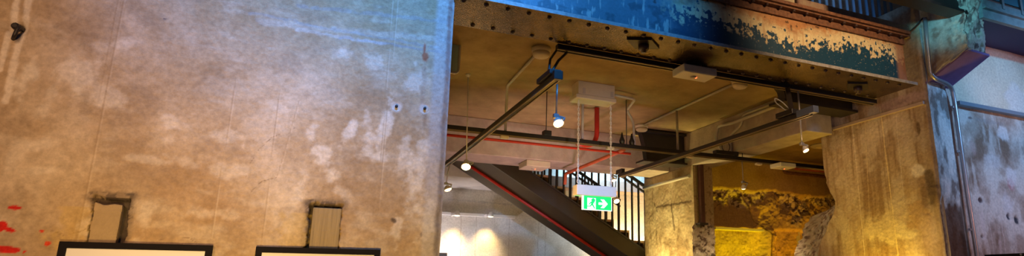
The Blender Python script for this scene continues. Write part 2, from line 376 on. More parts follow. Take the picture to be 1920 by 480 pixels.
def wr_pos(U, V):
    Y = D + (fbm(U*1.4, V*1.4, 4, 12)-.5)*.03 + (fbm(U*30, V*30, 3, 15)-.5)*.006 + sstep(6.62, 6.66, U)*.03
    for x, y, r in ((1843, 375, .025), (1897, 405, .03), (1912, 410, .035), (1848, 443, .02)):
        c = onY(x, y, D); Y = Y + .03*np.exp(-((U-c[0])**2+(V-c[2])**2)/(r*r))
    low = sstep(1.02, .85, V + (fbm(U*12, V*12, 3, 2)-.5)*.12)*sstep(6.62, 6.58, U); Y = Y + low*(.02+.02*fbm(U*25, V*25, 4, 6))
    return U, Y, V
def wr_paint(U, V, col):
    col[...] = np.array((.46, .38, .34))
    n = fbm(U*3, V*3, 6, 21); mixc(col, (.72, .69, .67), sstep(.48, .66, n)*.85); mixc(col, (.22, .13, .085), sstep(.49, .3, n)*.8)
    n2 = fbm(U*9, V*2.2, 5, 22); mixc(col, (.74, .7, .68), sstep(.58, .72, n2)*.6)
    # upper part: cream limewash with a pinkish fascia
    up = sstep(2.0, 2.15, V)*sstep(6.7, 6.75, U); mixc(col, (.74, .72, .60), up*.85); mixc(col, (.8, .82, .84), up*sstep(.5, .7, fbm(U*2, V*3, 4, 30))*.6)
    mixc(col, (.62, .28, .20), sstep(2.80, 2.84, V)*(U > 6.6))
    # column front: peeling pale blue-grey strip, dark brown scar low down
    nn = (fbm(U*14, V*5, 5, 25)-.5)
    strip = (U < 6.64); mixc(col, (.52, .62, .68), strip*.8); mixc(col, (.82, .86, .88), strip*sstep(.0, .10, nn)*.8); mixc(col, (.16, .12, .10), strip*sstep(-.05, -.16, nn)*.75)
    sc = sstep(.93, .84, V + nn*.22)*sstep(6.63, 6.6, U); mixc(col, (.13, .075, .05), sc*.9)
    mixc(col, (.1, .06, .05), sstep(.012, .005, np.abs(U-6.615))*(V < 1.0)*.8)
    PB = lambda x, y, rx, ry, ang, c, al, rough=.5, sc=12., seed=1.: blob(col, U, V, onY(x, y, D)[0], onY(x, y, D)[2], rx*.009, ry*.0062, ang, c, al, rough, sc, .5, seed)
    for x, y, rx, ry, c, al in ((1843,375,5,6,(.1,.05,.06),.9),(1897,405,4,9,(.04,.03,.05),.95),(1912,412,6,10,(.03,.03,.05),.95),(1900,345,10,16,(.5,.22,.24),.8),(1848,443,4,4,(.1,.06,.05),.9),
            (1828,275,8,18,(.5,.36,.34),.7),(1885,250,16,18,(.85,.86,.9),.7),(1900,330,12,30,(.8,.8,.85),.6),(1850,430,6,40,(.75,.7,.72),.6),(1865,300,20,20,(.7,.7,.74),.5),(1880,460,5,20,(.7,.6,.6),.6),(1895,380,14,26,(.72,.72,.78),.5),(1822,220,6,4,(.15,.1,.1),.8),(1860,228,40,5,(.3,.28,.3),.4)):
        PB(x, y, rx, ry, 0, c, al, .5, 12., x*.1)
    for x in (1835, 1858, 1880, 1902):
        a, b = onY(x, 400, D), onY(x+12, 478, D); seg(col, U, V, (a[0], a[2]), (b[0], b[2]), .012, (.75, .68, .68), .55, .012)
    return col
us = axis_of((XR, 8.45, .0095), (8.45, 10.5, .2)); vs = axis_of((FL, .2, .12), (.2, 2.95, .009))
ex = MB().box(XR+.02, 10.5, D+.1, D+.5, FL, 2.9)
struct(surface('wall_right', us, vs, wr_pos, wr_paint, PLASTER, ex))

# --- ceiling slab, concrete beams, back walls
CZ = 2.5
ceil = MB().box(.9, 12.5, 5.1, 9.7, CZ, 2.86)
struct(ceil.build('ceiling', SOFFIT))
bb = MB(); bb.box(.9, 5.72, 9.06, 9.72, 1.93, CZ); struct(bb.build('beam_rear', BEAMC, bevel=.012))
yb = MB(); yb.box(5.72, 6.16, 5.79, 9.96, 1.93, CZ); struct(yb.build('beam_long', BEAMC, bevel=.012))
# pier under the long beam
PXF = 5.72
def pr_pos(U, V):
    X = PXF + (fbm(U*3, V*3, 4, 33)-.5)*.03 + (fbm(U*26, V*26, 3, 35)-.5)*.008
    return X, U, V
def pr_paint(U, V, col):
    col[...] = np.array((.50, .39, .27)); n = fbm(U*3, V*3, 6, 36); mixc(col, (.68, .58, .45), sstep(.48, .68, n)*.8); mixc(col, (.2, .12, .06), sstep(.45, .26, n)*.7)
    n2 = fbm(U*9, V*1.5, 5, 37); mixc(col, (.22, .14, .08), sstep(.58, .74, n2)*.6)
    PX = lambda x, y: (onX(x, y, PXF)[1], onX(x, y, PXF)[2])
    for x0, y0, x1, y1, w, al in ((1256,345,1258,384,.01,.6),(1230,388,1296,378,.028,.75),(1258,384,1264,430,.035,.7),(1226,380,1232,396,.02,.8),(1240,385,1256,374,.01,.6)):
        seg(col, U, V, PX(x0, y0), PX(x1, y1), w, (.12, .08, .06), al, .02)
    return col
us = axis_of((8.36, 9.96, .011)); vs = axis_of((FL, .2, .12), (.2, 1.93, .011))
struct(surface('pier_wall', us, vs, pr_pos, pr_paint, PLASTER, MB().box(PXF+.03, 6.1, 8.40, 9.96, FL, 1.925), flip=True))
def pf_pos(U, V):
    low = sstep(1.0, .9, V); n = (fbm(U*20, V*20, 5, 44)-.45)*.10*low
    return U - .05*low*sstep(PXF+.12, PXF, U), 8.36 + n, V
def pf_paint(U, V, col):
    col[...] = np.array((.42, .32, .2)); low = sstep(1.0, .93, V + (fbm(U*9, V*9, 3, 2)-.5)*.1)
    n = fbm(U*20, V*20, 4, 41); mixc(col, (.52, .46, .4), low); mixc(col, (.1, .06, .05), low*sstep(.55, .66, n)*.9); mixc(col, (.72, .68, .62), low*sstep(.42, .3, n)*.6)
    mixc(col, (.12, .07, .04), (1-low)*sstep(.6, .7, n)*.6)
    return col
struct(surface('pier_front', axis_of((PXF, 6.1, .011)), vs, pf_pos, pf_paint, PLASTER, None))

# broken wall of the bay behind the pier: smooth band, exposed aggregate, yellow-lit recess
YW = 9.9
def wb_pos(U, V):
    rough = sstep(1.92, 1.86, V + (fbm(U*4, V*0+1, 4, 52)-.5)*.14)
    n = fbm(U*7, V*7, 5, 51)
    big = fbm(U*1.9, V*1.9, 3, 58)
    Y = YW + rough*(.05 + .16*(big-.35)) + (n-.5)*.16*rough*sstep(1.2, 1.5, V) + (fbm(U*22, V*22, 4, 56)-.5)*.03*rough
    s2 = sstep(1.16, 1.10, V + (fbm(U*3, V*0+7, 3, 53)-.5)*.05); Y = Y + .09*s2
    c = onY(1447, 450, YW)[0]; Y = Y - .12*s2*sstep(.22, .05, np.abs(U-c)+(n-.5)*.2)
    return U, Y, V
def wb_paint(U, V, col):
    col[...] = np.array((.42, .28, .15)); n = fbm(U*3, V*3, 5, 54); mixc(col, (.3, .18, .09), sstep(.5, .3, n)*.6)
    rough = sstep(1.92, 1.86, V + (fbm(U*4, V*0+1, 4, 52)-.5)*.14)
    mixc(col, (.50, .36, .2), rough*.8)
    agg = rough*sstep(.50, .60, fbm(U*2.4, V*2.8, 3, 57) + (V-1.55)*.42)
    n2 = fbm(U*17, V*17, 3, 55); mixc(col, (.62, .52, .42), agg*.8); mixc(col, (.09, .05, .03), agg*sstep(.54, .62, n2)*.9)
    low = sstep(1.16, 1.10, V + (fbm(U*3, V*0+7, 3, 53)-.5)*.05); mixc(col, (.66, .54, .22), low*(U < onY(1447, 450, YW)[0])*.9); mixc(col, (.6, .42, .2), low*(U >= onY(1447, 450, YW)[0])*.9)  # recess light put into the colour, yellow left and orange right
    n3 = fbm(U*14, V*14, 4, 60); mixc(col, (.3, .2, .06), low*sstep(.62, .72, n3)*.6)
    def ln(pts, w=.009, al=.8):
        for p, q in zip(pts, pts[1:]): a, b = onY(*p, YW), onY(*q, YW); seg(col, U, V, (a[0], a[2]), (b[0], b[2]), w, (.1, .06, .03), al, .015)
    ln(((1340,425),(1345,390),(1365,372),(1396,366)), .012); ln(((1396,366),(1412,395),(1420,415),(1435,424)), .012); ln(((1432,424),(1448,440),(1450,480)), .022); ln(((1448,440),(1462,436)), .02); ln(((1407,435),(1407,465),(1394,472)), .006)
    ln(((1470,430),(1495,415),(1500,390),(1520,385)), .009, .5); ln(((1440,420),(1470,410),(1494,412)), .009, .5)
    return col
us = axis_of((5.9, 7.0, .1), (7.0, 11.5, .0145), (11.5, 12.5, .2)); vs = axis_of((FL, .4, .15), (.4, 2.1, .0125), (2.1, 3.2, .1))
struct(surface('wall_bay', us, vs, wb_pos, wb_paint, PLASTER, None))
struct(MB().box(12.3, 12.5, 5.0, 9.95, FL, 2.5).build('wall_bay_end', SOFFIT))

# far back wall with formwork joints, bulkhead, landing ledge
YF = 13.1
def bw_paint(U, V, col):
    col[...] = np.array((.60, .57, .54)); n = fbm(U*1.6, V*2.4, 6, 71); mixc(col, (.74, .71, .67), sstep(.5, .7, n)*.6); mixc(col, (.42, .38, .35), sstep(.46, .28, n)*.5)
    for x in (865, 893, 955, 1010, 1024):
        a, b = onY(x, 405, YF), onY(x-2, 480, YF); seg(col, U, V, (a[0], a[2]), (b[0], b[2]), .012, (.3, .24, .2), .5, .012)
    a, b = onY(840, 374, YF), onY(965, 384, YF); seg(col, U, V, (a[0], a[2]), (b[0], b[2]), .02, (.36, .36, .4), .5, .03)
    return col
us = axis_of((.9, 2.6, .2), (2.6, 5.6, .018), (5.6, 9.5, .05)); vs = axis_of((FL, .4, .2), (.4, 2.1, .018), (2.1, 4.2, .1))
struct(surface('wall_back', us, vs, lambda U, V: (U, YF + (fbm(U*2, V*2, 3, 3)-.5)*.03, V), bw_paint, PLASTER, None))
struct(MB().box(.9, 3.75, 11.62, 13.05, 2.0, 3.6).build('wall_bulkhead', BACKC, bevel=.01))
struct(MB().box(4.3, 9.4, 12.62, 13.05, 2.12, 2.36).build('trim_1', mat('pinkish_concrete', (.48, .34, .28), .8, noise=.3, nscale=5), bevel=.01))
struct(MB().box(.7, .9, 6.1, 13.2, FL, 3.6).build('wall_side', BACKC))
struct(MB().box(9.4, 9.5, 10.05, 13.2, FL, 3.6).build('wall_stairwell', BACKC))
struct(MB().box(.9, 9.5, 9.72, 13.2, 3.6, 3.7).build('ceiling_stairwell', BACKC))

# ================================================================== STEEL GIRDER
gx0, gx1 = XE-.015, 6.15
g = thing('steel_girder', 'riveted steel box girder with peeling teal and cream paint spanning the opening', 'girder', (gx0, 4.8, 2.22))
MB().box(gx0, gx1, 4.5, 5.09, 2.22, 2.245).build('bottom_flange', BLACKGLOSS, g)
MB().box(gx0, gx1, 4.494, 4.5, 2.217, 2.25).build('flange_edge', EDGE, g)
def wb2_pos(U, V): return U, 4.62 + (fbm(U*6, V*6, 3, 4)-.5)*.006, V
def web_paint(U, V, col):
    t = (V-2.38)/.44                              # 0 at the lowest part seen over the flange, 1 at the top
    nb = fbm(U*2.2, V*0+2, 4, 81); n = fbm(U*22, V*26, 5, 82); n2 = fbm(U*60, V*60, 3, 83); dr = fbm(U*34, V*3.0, 4, 84)
    right = sstep(2.75, 3.45, U + (fbm(U*6, V*6, 4, 85)-.5)*.6)
    tan = np.array((.50, .26, .115)); col[...] = tan
    mixc(col, (.30, .13, .06), sstep(.56, .72, fbm(U*4, V*16, 4, 86))*.5); mixc(col, (.05, .03, .02), (fbm(U*26, V*26, 3, 87) > .70)*.8)
    b = .27 + .34*(nb-.5) + .10*np.sin(U*2.4+.5)
    cream = sstep(b+.52, b+.22, t + (n-.5)*.25); mixc(col, (.78, .70, .44), cream*.95)
    mixc(col, (.45, .22, .1), cream*sstep(.62, .74, dr)*.4)
    edge = t + (n-.5)*1.25 + (dr-.5)*.5 + (n2-.5)*.25
    teal = sstep(b+.10, b+.02, edge)*sstep(b+.95, b+.45, t); solid = sstep(b-.06, b-.16, t + (n-.5)*.18 + (dr-.5)*.12); teal = np.maximum(teal, solid)
    mixc(col, (.010, .06, .125), teal); mixc(col, (.7, .66, .5), (n2 > .78)*teal*.35)
    # left stretch: nearly all blue-grey paint with pale scrapes and runs
    left = np.empty_like(col); left[...] = (.10, .19, .25)
    mixc(left, (.05, .10, .14), sstep(.5, .65, fbm(U*8, V*12, 5, 88))*.8); mixc(left, (.5, .55, .52), sstep(.63, .74, fbm(U*20, V*6, 5, 89))*.75); mixc(left, (.62, .62, .55), sstep(.70, .78, dr)*.6)
    mixc(left, (.06, .04, .04), sstep(.66, .76, fbm(U*10+5, V*14, 4, 90))*(t > .45)*.8)
    col[...] = left*(1-right[..., None]) + col*right[..., None]
    mixc(col, (.42, .2, .1), sstep(5.98, 6.05, U)*.8)
    return col
wbm = surface('web', axis_of((gx0, gx1, .0052)), axis_of((2.245, 2.83, .0052)), wb2_pos, web_paint, PAINTW, None, base=(0,0,0))
wbm.parent = g; wbm.location = W((0,0,0)) - g.location
MB().box(gx0, gx1, 4.98, 5.0, 2.245, 2.82).build('rear_web', DARKST, g)
tf = MB(); tf.box(gx0, gx1, 4.5, 5.09, 2.835, 2.87); tf.build('top_flange', RUST, g)
an = MB(); an.box(gx0, gx1, 4.53, 4.625, 2.815, 2.836); an.box(gx0, gx1, 4.592, 4.612, 2.74, 2.82); an.build('flange_angle', RUST, g, bevel=.004)
def rivet(x, y, z, ax=(0,0,-1), r=.021):
    return MB().lathe([(r, 0), (r*.97, r*.35), (r*.75, r*.7), (r*.4, r*.92), (1e-5, r)], (0,0,0), ax, 12)
rv0 = None; rivets = []
for k in range(29):
    for y in (4.582, 5.02): rivets.append((1.00+.1835*k, y, 2.222))
for k in range(14): rivets.append((3.74+.178*k, 4.556, 2.817))
for p in rivets:
    if p[0] > gx1-.02: continue
    if rv0 is None:
        rv0 = rivet(*p).build('rivet', RIVETM, None, base=(0,0,0)); o = rv0
    else:
        o = rv0.copy(); C.objects.link(o)
    o.parent = g; o.location = W(p) - g.location
for px_, py_ in ((1205, 80), (1607, 160)):
    c = onZ(px_, py_, 2.22)
    pl = MB(); pl._add([(c[0]-.19, c[1]-.04, 2.2), (c[0]+.02, c[1]-.13, 2.2), (c[0]+.20, c[1]+.03, 2.2), (c[0]-.02, c[1]+.12, 2.2), (c[0]-.19, c[1]-.04, 2.222), (c[0]+.02, c[1]-.13, 2.222), (c[0]+.20, c[1]+.03, 2.222), (c[0]-.02, c[1]+.12, 2.222)],
        [(0,3,2,1),(4,5,6,7),(0,1,5,4),(1,2,6,5),(2,3,7,6),(3,0,4,7)])
    pp = pl.build('washer_plate', DARKST, g)
    MB().lathe([(.05, 0), (.05, .05), (.028, .052), (.028, .075), (.001, .078)], (c[0]+.01, c[1]+.0, 2.2), (0,0,-1), 6).build('anchor_nut', RIVETM, pp)

# slab edge and upper gallery over the girder
struct(MB().box(4.60, 6.6, 4.63, 5.3, 2.872, 3.03).build('slab_edge', mat('mossy_concrete', (.34, .28, .2), .9, noise=.5, nscale=14, bump=.7, bscale=40, col2=(.22, .12, .12)), bevel=.02))
struct(MB().box(.9, 4.58, 4.66, 5.3, 2.872, 3.10).build('slab_kerb', mat('pale_green_concrete', (.52, .46, .32), .9, noise=.4, nscale=8), bevel=.01))
struct(MB().box(4.0, 4.9, 4.70, 5.3, 3.10, 3.2).build('trim_2', RUST, bevel=.008))
struct(MB().box(.9, 9.4, 7.9, 8.0, 2.87, 4.6).build('wall_gallery', mat('gallery_paint', (.30, .24, .24), .8, noise=.3, nscale=3)))
struct(MB().box(.9, 9.4, 5.1, 7.9, 4.55, 4.65).build('ceiling_gallery', BACKC))
rl = thing('gallery_railing', 'blue-grey railing of upright flat bars on the slab above the girder', 'railing', (4.6, 5.22, 3.03))
for k in range(19):
    x = 4.70 + .1165*k
    MB().box(x-.02, x+.02, 5.2, 5.215, 3.03, 3.95).build('baluster', BLUEBAR, rl)
MB().box(4.6, 6.9, 5.18, 5.235, 3.95, 3.99).build('top_rail', BLUEBAR, rl)
p = onY(1687, 30, 7.85)
cb = MB().box(p[0]-.18, p[0]+.18, 7.8, 7.85, p[2]-.2, p[2]+.12).build('notice_board', CREAMW, None, base=(p[0], 7.85, p[2]-.2)); tag(cb, 'cream board glimpsed through the gallery railing above the girder', 'board')
p = onY(1663, 15, 7.0)
gl = thing('gallery_downlight', 'small glowing downlight behind the gallery railing bars', 'lamp', (p[0], 7.0, 4.55))
MB().tube([(p[0], 7.0, 4.55), (p[0], 7.0, p[2]+.05)], .008).build('cord', BLACK, gl)
MB().lathe([(.03, .06), (.045, 0)], (p[0], 7.0, p[2])).build('lamp_shade', BLACK, gl)
MB().ball((p[0], 7.0, p[2]-.005), .03).build('bulb', BULBS, gl)

# ================================================================== WALKWAY, CORBEL, WALL SERVICES ON THE RIGHT
wk = thing('walkway', 'steel-edged walkway overhead at the top right with a dark underside', 'walkway', (6.2, 4.0, 2.93))
MB().box(6.66, 9.5, 3.97, 4.02, 2.93, 3.16).build('edge_beam', WALKST, wk, bevel=.004)
MB().box(6.66, 9.5, 3.93, 3.972, 3.03, 3.05).build('edge_ledge', WALKST, wk)
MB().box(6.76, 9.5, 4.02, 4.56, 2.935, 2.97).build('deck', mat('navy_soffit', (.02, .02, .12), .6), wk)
MB().box(6.66, 9.5, 3.985, 4.0, 3.2, 3.75).build('guard_panel', mat('blue_glazed_panel', (.06, .25, .35), .2), wk)
for x in (6.7, 7.05, 7.4, 7.8, 8.2): MB().box(x-.02, x+.02, 3.96, 3.985, 3.1, 3.75).build('guard_post', WALKST, wk)
db = thing('dark_support_beam', 'dark steel beam end resting on the broken concrete bracket at top right', 'beam', (5.2, 4.05, 2.92))
MB().box(4.9, 6.38, 3.96, 4.14, 2.92, 2.95).build('lower_flange', DARKST, db); MB().box(4.9, 6.40, 4.02, 4.08, 2.95, 3.3).build('beam_web', DARKST, db)

def cor_pos(U, V):                                 # U along the outline of the bracket in plan (left side, front, right side), V up
    z = V
    yo = np.interp(z, [2.27, 2.46, 2.5, 2.9, 3.3], [4.47, 4.08, 3.98, 3.93, 3.95])      # how far the bracket reaches at this level
    n1 = (fbm(U*7, V*9, 5, 91)-.5); n2 = (fbm(U*24, V*24, 4, 92)-.5)
    x = np.interp(U, [0, .5, .62, 1.0, 1.3], [XR+.01, XR+.01, XR+.04, XR+.40, XR+.42]); k = np.interp(U, [0, .5, .62, 1.0, 1.3], [0, 1, 1.0, .93, 0])
    y = D+.03 + (yo-D)*k
    rough = sstep(.30, .5, U)
    x = x + n1*.10*rough + n2*.03*rough; y = y + (n1*.16 + n2*.05)*rough*sstep(2.3, 2.5, z)
    return x, np.minimum(y, D-.012), z
def cor_paint(U, V, col):
    col[...] = np.array((.46, .44, .40)); n = fbm(U*6, V*6, 5, 93); mixc(col, (.62, .66, .62), sstep(.48, .66, n)*.7); mixc(col, (.24, .13, .09), sstep(.46, .3, n)*.7)
    rough = sstep(.28, .42, U + (fbm(U*9, V*9, 4, 94)-.5)*.2); n2 = fbm(U*13, V*15, 4, 95); mixc(col, (.55, .48, .42), rough*.7); mixc(col, (.10, .06, .06), rough*sstep(.54, .66, n2)*.85)
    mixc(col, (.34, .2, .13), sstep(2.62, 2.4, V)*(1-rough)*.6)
    return col
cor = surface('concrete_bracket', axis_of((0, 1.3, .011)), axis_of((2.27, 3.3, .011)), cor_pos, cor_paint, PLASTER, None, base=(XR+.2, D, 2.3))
sof = MB(); sof._add([(XR+.01, 4.52, 2.262), (XR+.41, 4.52, 2.262), (XR+.40, 4.0, 2.485), (XR+.02, 3.985, 2.485), (XR+.01, 4.52, 2.29), (XR+.41, 4.52, 2.29), (XR+.40, 4.0, 2.51), (XR+.02, 3.985, 2.51)], [(0,3,2,1),(4,5,6,7),(0,1,5,4),(1,2,6,5),(2,3,7,6),(3,0,4,7)])
so = sof.build('bracket_soffit', mat('render_purple_light', (.26, .15, .40), .7, noise=.3, nscale=9), cor)  # purple light on the soffit put into its colour
tag(cor, 'broken concrete bracket with exposed rubble edge under the dark beam, top right', 'bracket')

p = [onX(1735, 38, XR-.03), onX(1745, 90, XR-.03), onX(1757, 138, XR-.03)]
cpts = [(XR-.03, p[0][1], 3.02), (XR-.03, 4.41, 2.70), (XR-.03, 4.42, 2.36), (XR+.04, 4.41, 2.29), (6.56, 4.43, 2.275), (6.665, 4.45, 2.24), (6.70, 4.465, 2.1), (6.70, 4.465, 1.1), (6.715, 4.465, .3), (6.72, 4.465, -.6)]
cd = thing('metal_conduit', 'grey metal conduit bending round the broken bracket and running down the right wall', 'conduit', (6.70, 4.47, -.6))
MB().tube(rounded(cpts, .06), .024, 12).build('tube', STEELC, cd)
for z in (2.02, .62, 1.5):
    MB().box(6.66, 6.745, 4.462, 4.49, z-.013, z+.013).build('saddle', STEELC, cd)
cb2 = MB().tube(rounded([(XR-.03, 4.42, 3.03), (XR-.05, 4.55, 2.93), (XR-.06, 4.72, 2.9), (6.1, 4.7, 2.89)], .08), .008); o = cb2.build('loose_cable', BLACK, None, base=(XR-.05, 4.5, 2.9)); tag(o, 'thin black cable sagging from the conduit top onto the girder end', 'cable')
a, b = onY(1787, 190, 4.46), onY(1920, 217, 4.46)
o = MB().box(6.76, 9.5, 4.44, 4.5, a[2]-.03, a[2]+.018).build('cable_trunking', mat('blue_grey_trunking', (.22, .28, .36), .45, noise=.1), None, base=(6.76, 4.5, a[2]), bevel=.004); tag(o, 'blue-grey cable trunking running level across the right wall', 'trunking')
o = MB().box(XR-.035, XR+.01, 4.55, 6.12, 2.025, 2.065).build('cable_trunking', mat('pinkish_trunking', (.5, .38, .34), .55, noise=.2), None, base=(XR, 5.3, 2.02), bevel=.004); tag(o, 'pinkish flat trunking strip level across the deep side of the opening', 'trunking')

# black display panel bottom right, timber panel top bottom centre
pn = thing('display_panel', 'black display panel with only its top showing at the foot of the right wall', 'panel', (6.9, 4.1, FL))
MB().box(6.8, 6.84, 3.2, 4.44, FL+.9, .35).build('board', FRAME, pn, bevel=.004)
for y in (3.3, 4.3): MB().box(6.805, 6.835, y-.03, y+.03, FL, FL+.9).build('leg', FRAME, pn)
MB().lathe([(.012, 0), (.012, .006), (.001, .008)], (6.8, 4.05, .335), (-1,0,0), 10).build('screw', EDGE, pn)
p = onY(829, 476, 6.6)
tp = thing('timber_stand', 'brown timber stand, only its top corner showing beside the left wall end', 'stand', (p[0]-.1, 6.6, FL))
MB().box(p[0]-.28, p[0]+.055, 6.6, 6.9, p[2]-.03, p[2]+.012).build('top', WOODB, tp, bevel=.005)
MB().box(p[0]-.26, p[0]+.03, 6.62, 6.88, FL, p[2]-.03).build('body', WOODB, tp, bevel=.005)

# ================================================================== LEFT WALL ITEMS
for i, (x0, x1, yt, lab) in enumerate(((112, 400, 457.5, 'wide black picture frame with white board under the left niche'), (480, 713, 465.5, 'narrower black picture frame with white board under the timber-filled niche'))):
    a, b = onY(x0, yt, D-.03), onY(x1, yt, D-.03); zt = .232*(D-.03)/D; h = .95
    t = thing('picture_frame', lab, 'picture frame', ((a[0]+b[0])/2, D-.01, zt-h), 'framed boards on the plaster wall')
    w = .036
    fr = MB()
    fr.box(a[0], b[0], D-.045, D-.012, zt-w, zt); fr.box(a[0], b[0], D-.045, D-.012, zt-h, zt-h+w); fr.box(a[0], a[0]+w, D-.045, D-.012, zt-h+w, zt-w); fr.box(b[0]-w, b[0], D-.045, D-.012, zt-h+w, zt-w)
    fr.build('border', FRAME, t)
    MB().box(a[0]+w, b[0]-w, D-.033, D-.018, zt-h+w, zt-w).build('board', MATB, t)
a, b = NICHES[0][0], NICHES[0][1]
o = MB(); 
o.prism([(a[0]-.004, D+.02, -.3), (b[0]-.035, D+.02, -.3), (b[0]-.03, D+.02, a[2]-.035), (b[0]-.07, D+.02, a[2]-.03), (b[0]-.12, D+.02, a[2]-.04), (a[0]-.002, D+.02, a[2]-.022)], (0,0,0), (0,.06,0))
o = o.build('infill_block', mat('tan_render', (.46, .34, .2), .85, noise=.3, nscale=10, bump=.6, bscale=80), None, base=(a[0]+.08, D+.05, -.3), bevel=.008); tag(o, 'tan rendered block set in the dark-edged niche over the wide frame', 'block')
a, b = NICHES[1][0], NICHES[1][1]
o = MB().box(a[0]+.016, b[0]+.006, D+.008, D+.09, -.3, a[2]-.014); o = o.build('timber_block', WOOD, None, base=(a[0]+.09, D+.05, -.3), bevel=.006); tag(o, 'yellowish timber block filling the niche over the narrower frame', 'block')
nt = WOOD.node_tree; n = [n for n in nt.nodes if n.type == 'TEX_NOISE'][0]
mp = nt.nodes.new('ShaderNodeMapping'); mp.inputs['Scale'].default_value = (12, 12, .5); tcn = [n for n in nt.nodes if n.type == 'TEX_COORD'][0]
nt.links.new(tcn.outputs['Object'], mp.inputs['Vector']); nt.links.new(mp.outputs['Vector'], n.inputs['Vector'])
for (x, y, lab) in ((743, 200, 'pale plugged bolt hole on the left wall, left of a pair'), (796, 204, 'pale plugged bolt hole on the left wall, nearer the wall end')):
    c = onY(x, y, D)
    t = thing('wall_anchor', lab, 'anchor', c, 'plugged anchors on the left wall')
    MB().lathe([(.034, 0), (.033, .010), (.024, .016), (.02, .012)], (c[0], D+.012, c[2]), (0,-1,0), 18).build('plug', BACKC, t)
    MB().lathe([(.011, 0), (.011, .028), (.004, .03)], (c[0], D+.01, c[2]), (0,-1,0), 6).build('bolt', DARKST, t)
c = onY(34, 56, D)
t = thing('iron_hook', 'rusted dark iron hook in a chipped hole at upper left', 'hook', c)
MB().lathe([(.02, 0), (.02, .03), (.012, .04)], (c[0]-.015, D+.02, c[2]+.02), (0,-1,0), 10).build('stub', DARKST, t)
MB().tube(rounded([(c[0]+.012, D+.03, c[2]+.01), (c[0]+.012, D-.035, c[2]+.01), (c[0]+.002, D-.035, c[2]-.05), (c[0]-.012, D+.0, c[2]-.06)], .02), .011, 8).build('shank', DARKST, t)

# ================================================================== TRACKS
def track(name, lab, a, b, w, h, mounts=()):
    t = thing(name, lab, 'track', a); a, b = Vector(a), Vector(b); d = (b-a).normalized()
    m = MB(); m.bar(a, b, w, h)
    m.build('rail', BLACK, t, bevel=.004)
    sd = d.cross(Vector((0,0,1)))
    m = MB()
    for s in (-1, 1): m.bar(a + sd*(s*w*.42) - Vector((0,0,h*.55)), b + sd*(s*w*.42) - Vector((0,0,h*.55)), w*.16, h*.22)
    m.build('lower_lip', mat('brown_bronze', (.22, .16, .09), .45, metal=.2), t)
    return t
tl = track('lighting_track', 'black lighting track slanting from the girder down towards the left wall end', (1.815, 4.58, 1.70), (1.815, 8.95, 1.70), .06, .05)
MB().box(1.76, 1.87, 4.62, 4.95, 1.73, 1.78).build('power_feed', BLACK, tl, bevel=.01); MB().box(1.775, 1.855, 4.55, 4.6, 1.665, 1.745).build('end_cap', DARKST, tl, bevel=.006)
MB().tube([(1.80, 4.75, 1.78), (1.90, 4.98, 2.0), (2.02, 5.14, 2.16)], .011, 8).build('cord', BLACK, tl); MB().tube([(1.83, 4.80, 1.78), (1.98, 4.98, 2.0), (2.13, 5.14, 2.16)], .013, 8).build('cord', BLACK, tl)
tr = track('lighting_track', 'black lighting track with blue light painted on its end box crossing the right part of the opening', (4.51, 4.5, 1.70), (4.51, 8.62, 1.70), .06, .05)
MB().box(4.475, 4.545, 4.42, 4.66, 1.68, 1.75).build('end_cap', mat('box_blue_light', (.16, .2, .28), .45), tr, bevel=.005)  # blue hall light on the near end put into the box colour
MB().box(4.46, 4.56, 4.7, 4.95, 1.73, 1.79).build('power_feed', BLACK, tr, bevel=.008); MB().box(4.48, 4.54, 8.5, 8.7, 1.73, 1.80).build('power_feed', BLACK, tr, bevel=.008)
MB().bar((4.53, 4.78, 1.78), (4.80, 5.10, 2.155), .05, .05).build('hanger', DARKST, tr)
MB().tube(rounded([(4.47, 4.8, 1.79), (4.38, 4.85, 1.88), (4.42, 4.9, 1.95), (4.52, 4.9, 1.92), (4.55, 4.8, 1.79)], .05), .006, 8).build('loose_cord', EDGE, tr)
tx = track('lighting_track', 'long black lighting track running level across the back of the opening', (1.0, 7.25, 1.84), (7.6, 7.25, 1.84), .06, .055)
for px_ in (945, 1144, 1293, 1420):
    q = onZ(px_, 272, 1.78); x = (q[0]/q[1])*7.25
    MB().box(x-.05, x+.05, 7.22, 7.28, 1.775, 1.805).build('track_adapter', CREAM, tx, bevel=.005)
MB().box(1.0, 7.6, 7.30, 7.34, 1.83, 1.875).build('cable_tray', CONDUIT, tx)
for x, z in ((2.73, 2.5), (3.9, 2.5), (5.85, 1.93), (1.1, 2.5)): MB().tube([(x, 7.25, 1.86), (x, 7.25, z)], .006, 6).build('drop_rod', BLACK, tx)
MB().box(2.69, 2.79, 7.2, 7.3, 1.865, 1.93).build('junction_block', BLACK, tx, bevel=.006)
for x in (3.83, 3.98): MB().lathe([(.03, 0), (.04, .05), (.02, .1), (.008, .16)], (x, 7.25, 1.866), (0,0,1), 12).build('rod_grip', BLACK, tx)
tc = track('lighting_track', 'black track bolted along the rear underside of the steel girder', (2.02, 5.13, 2.195), (6.2, 5.13, 2.195), .07, .05)

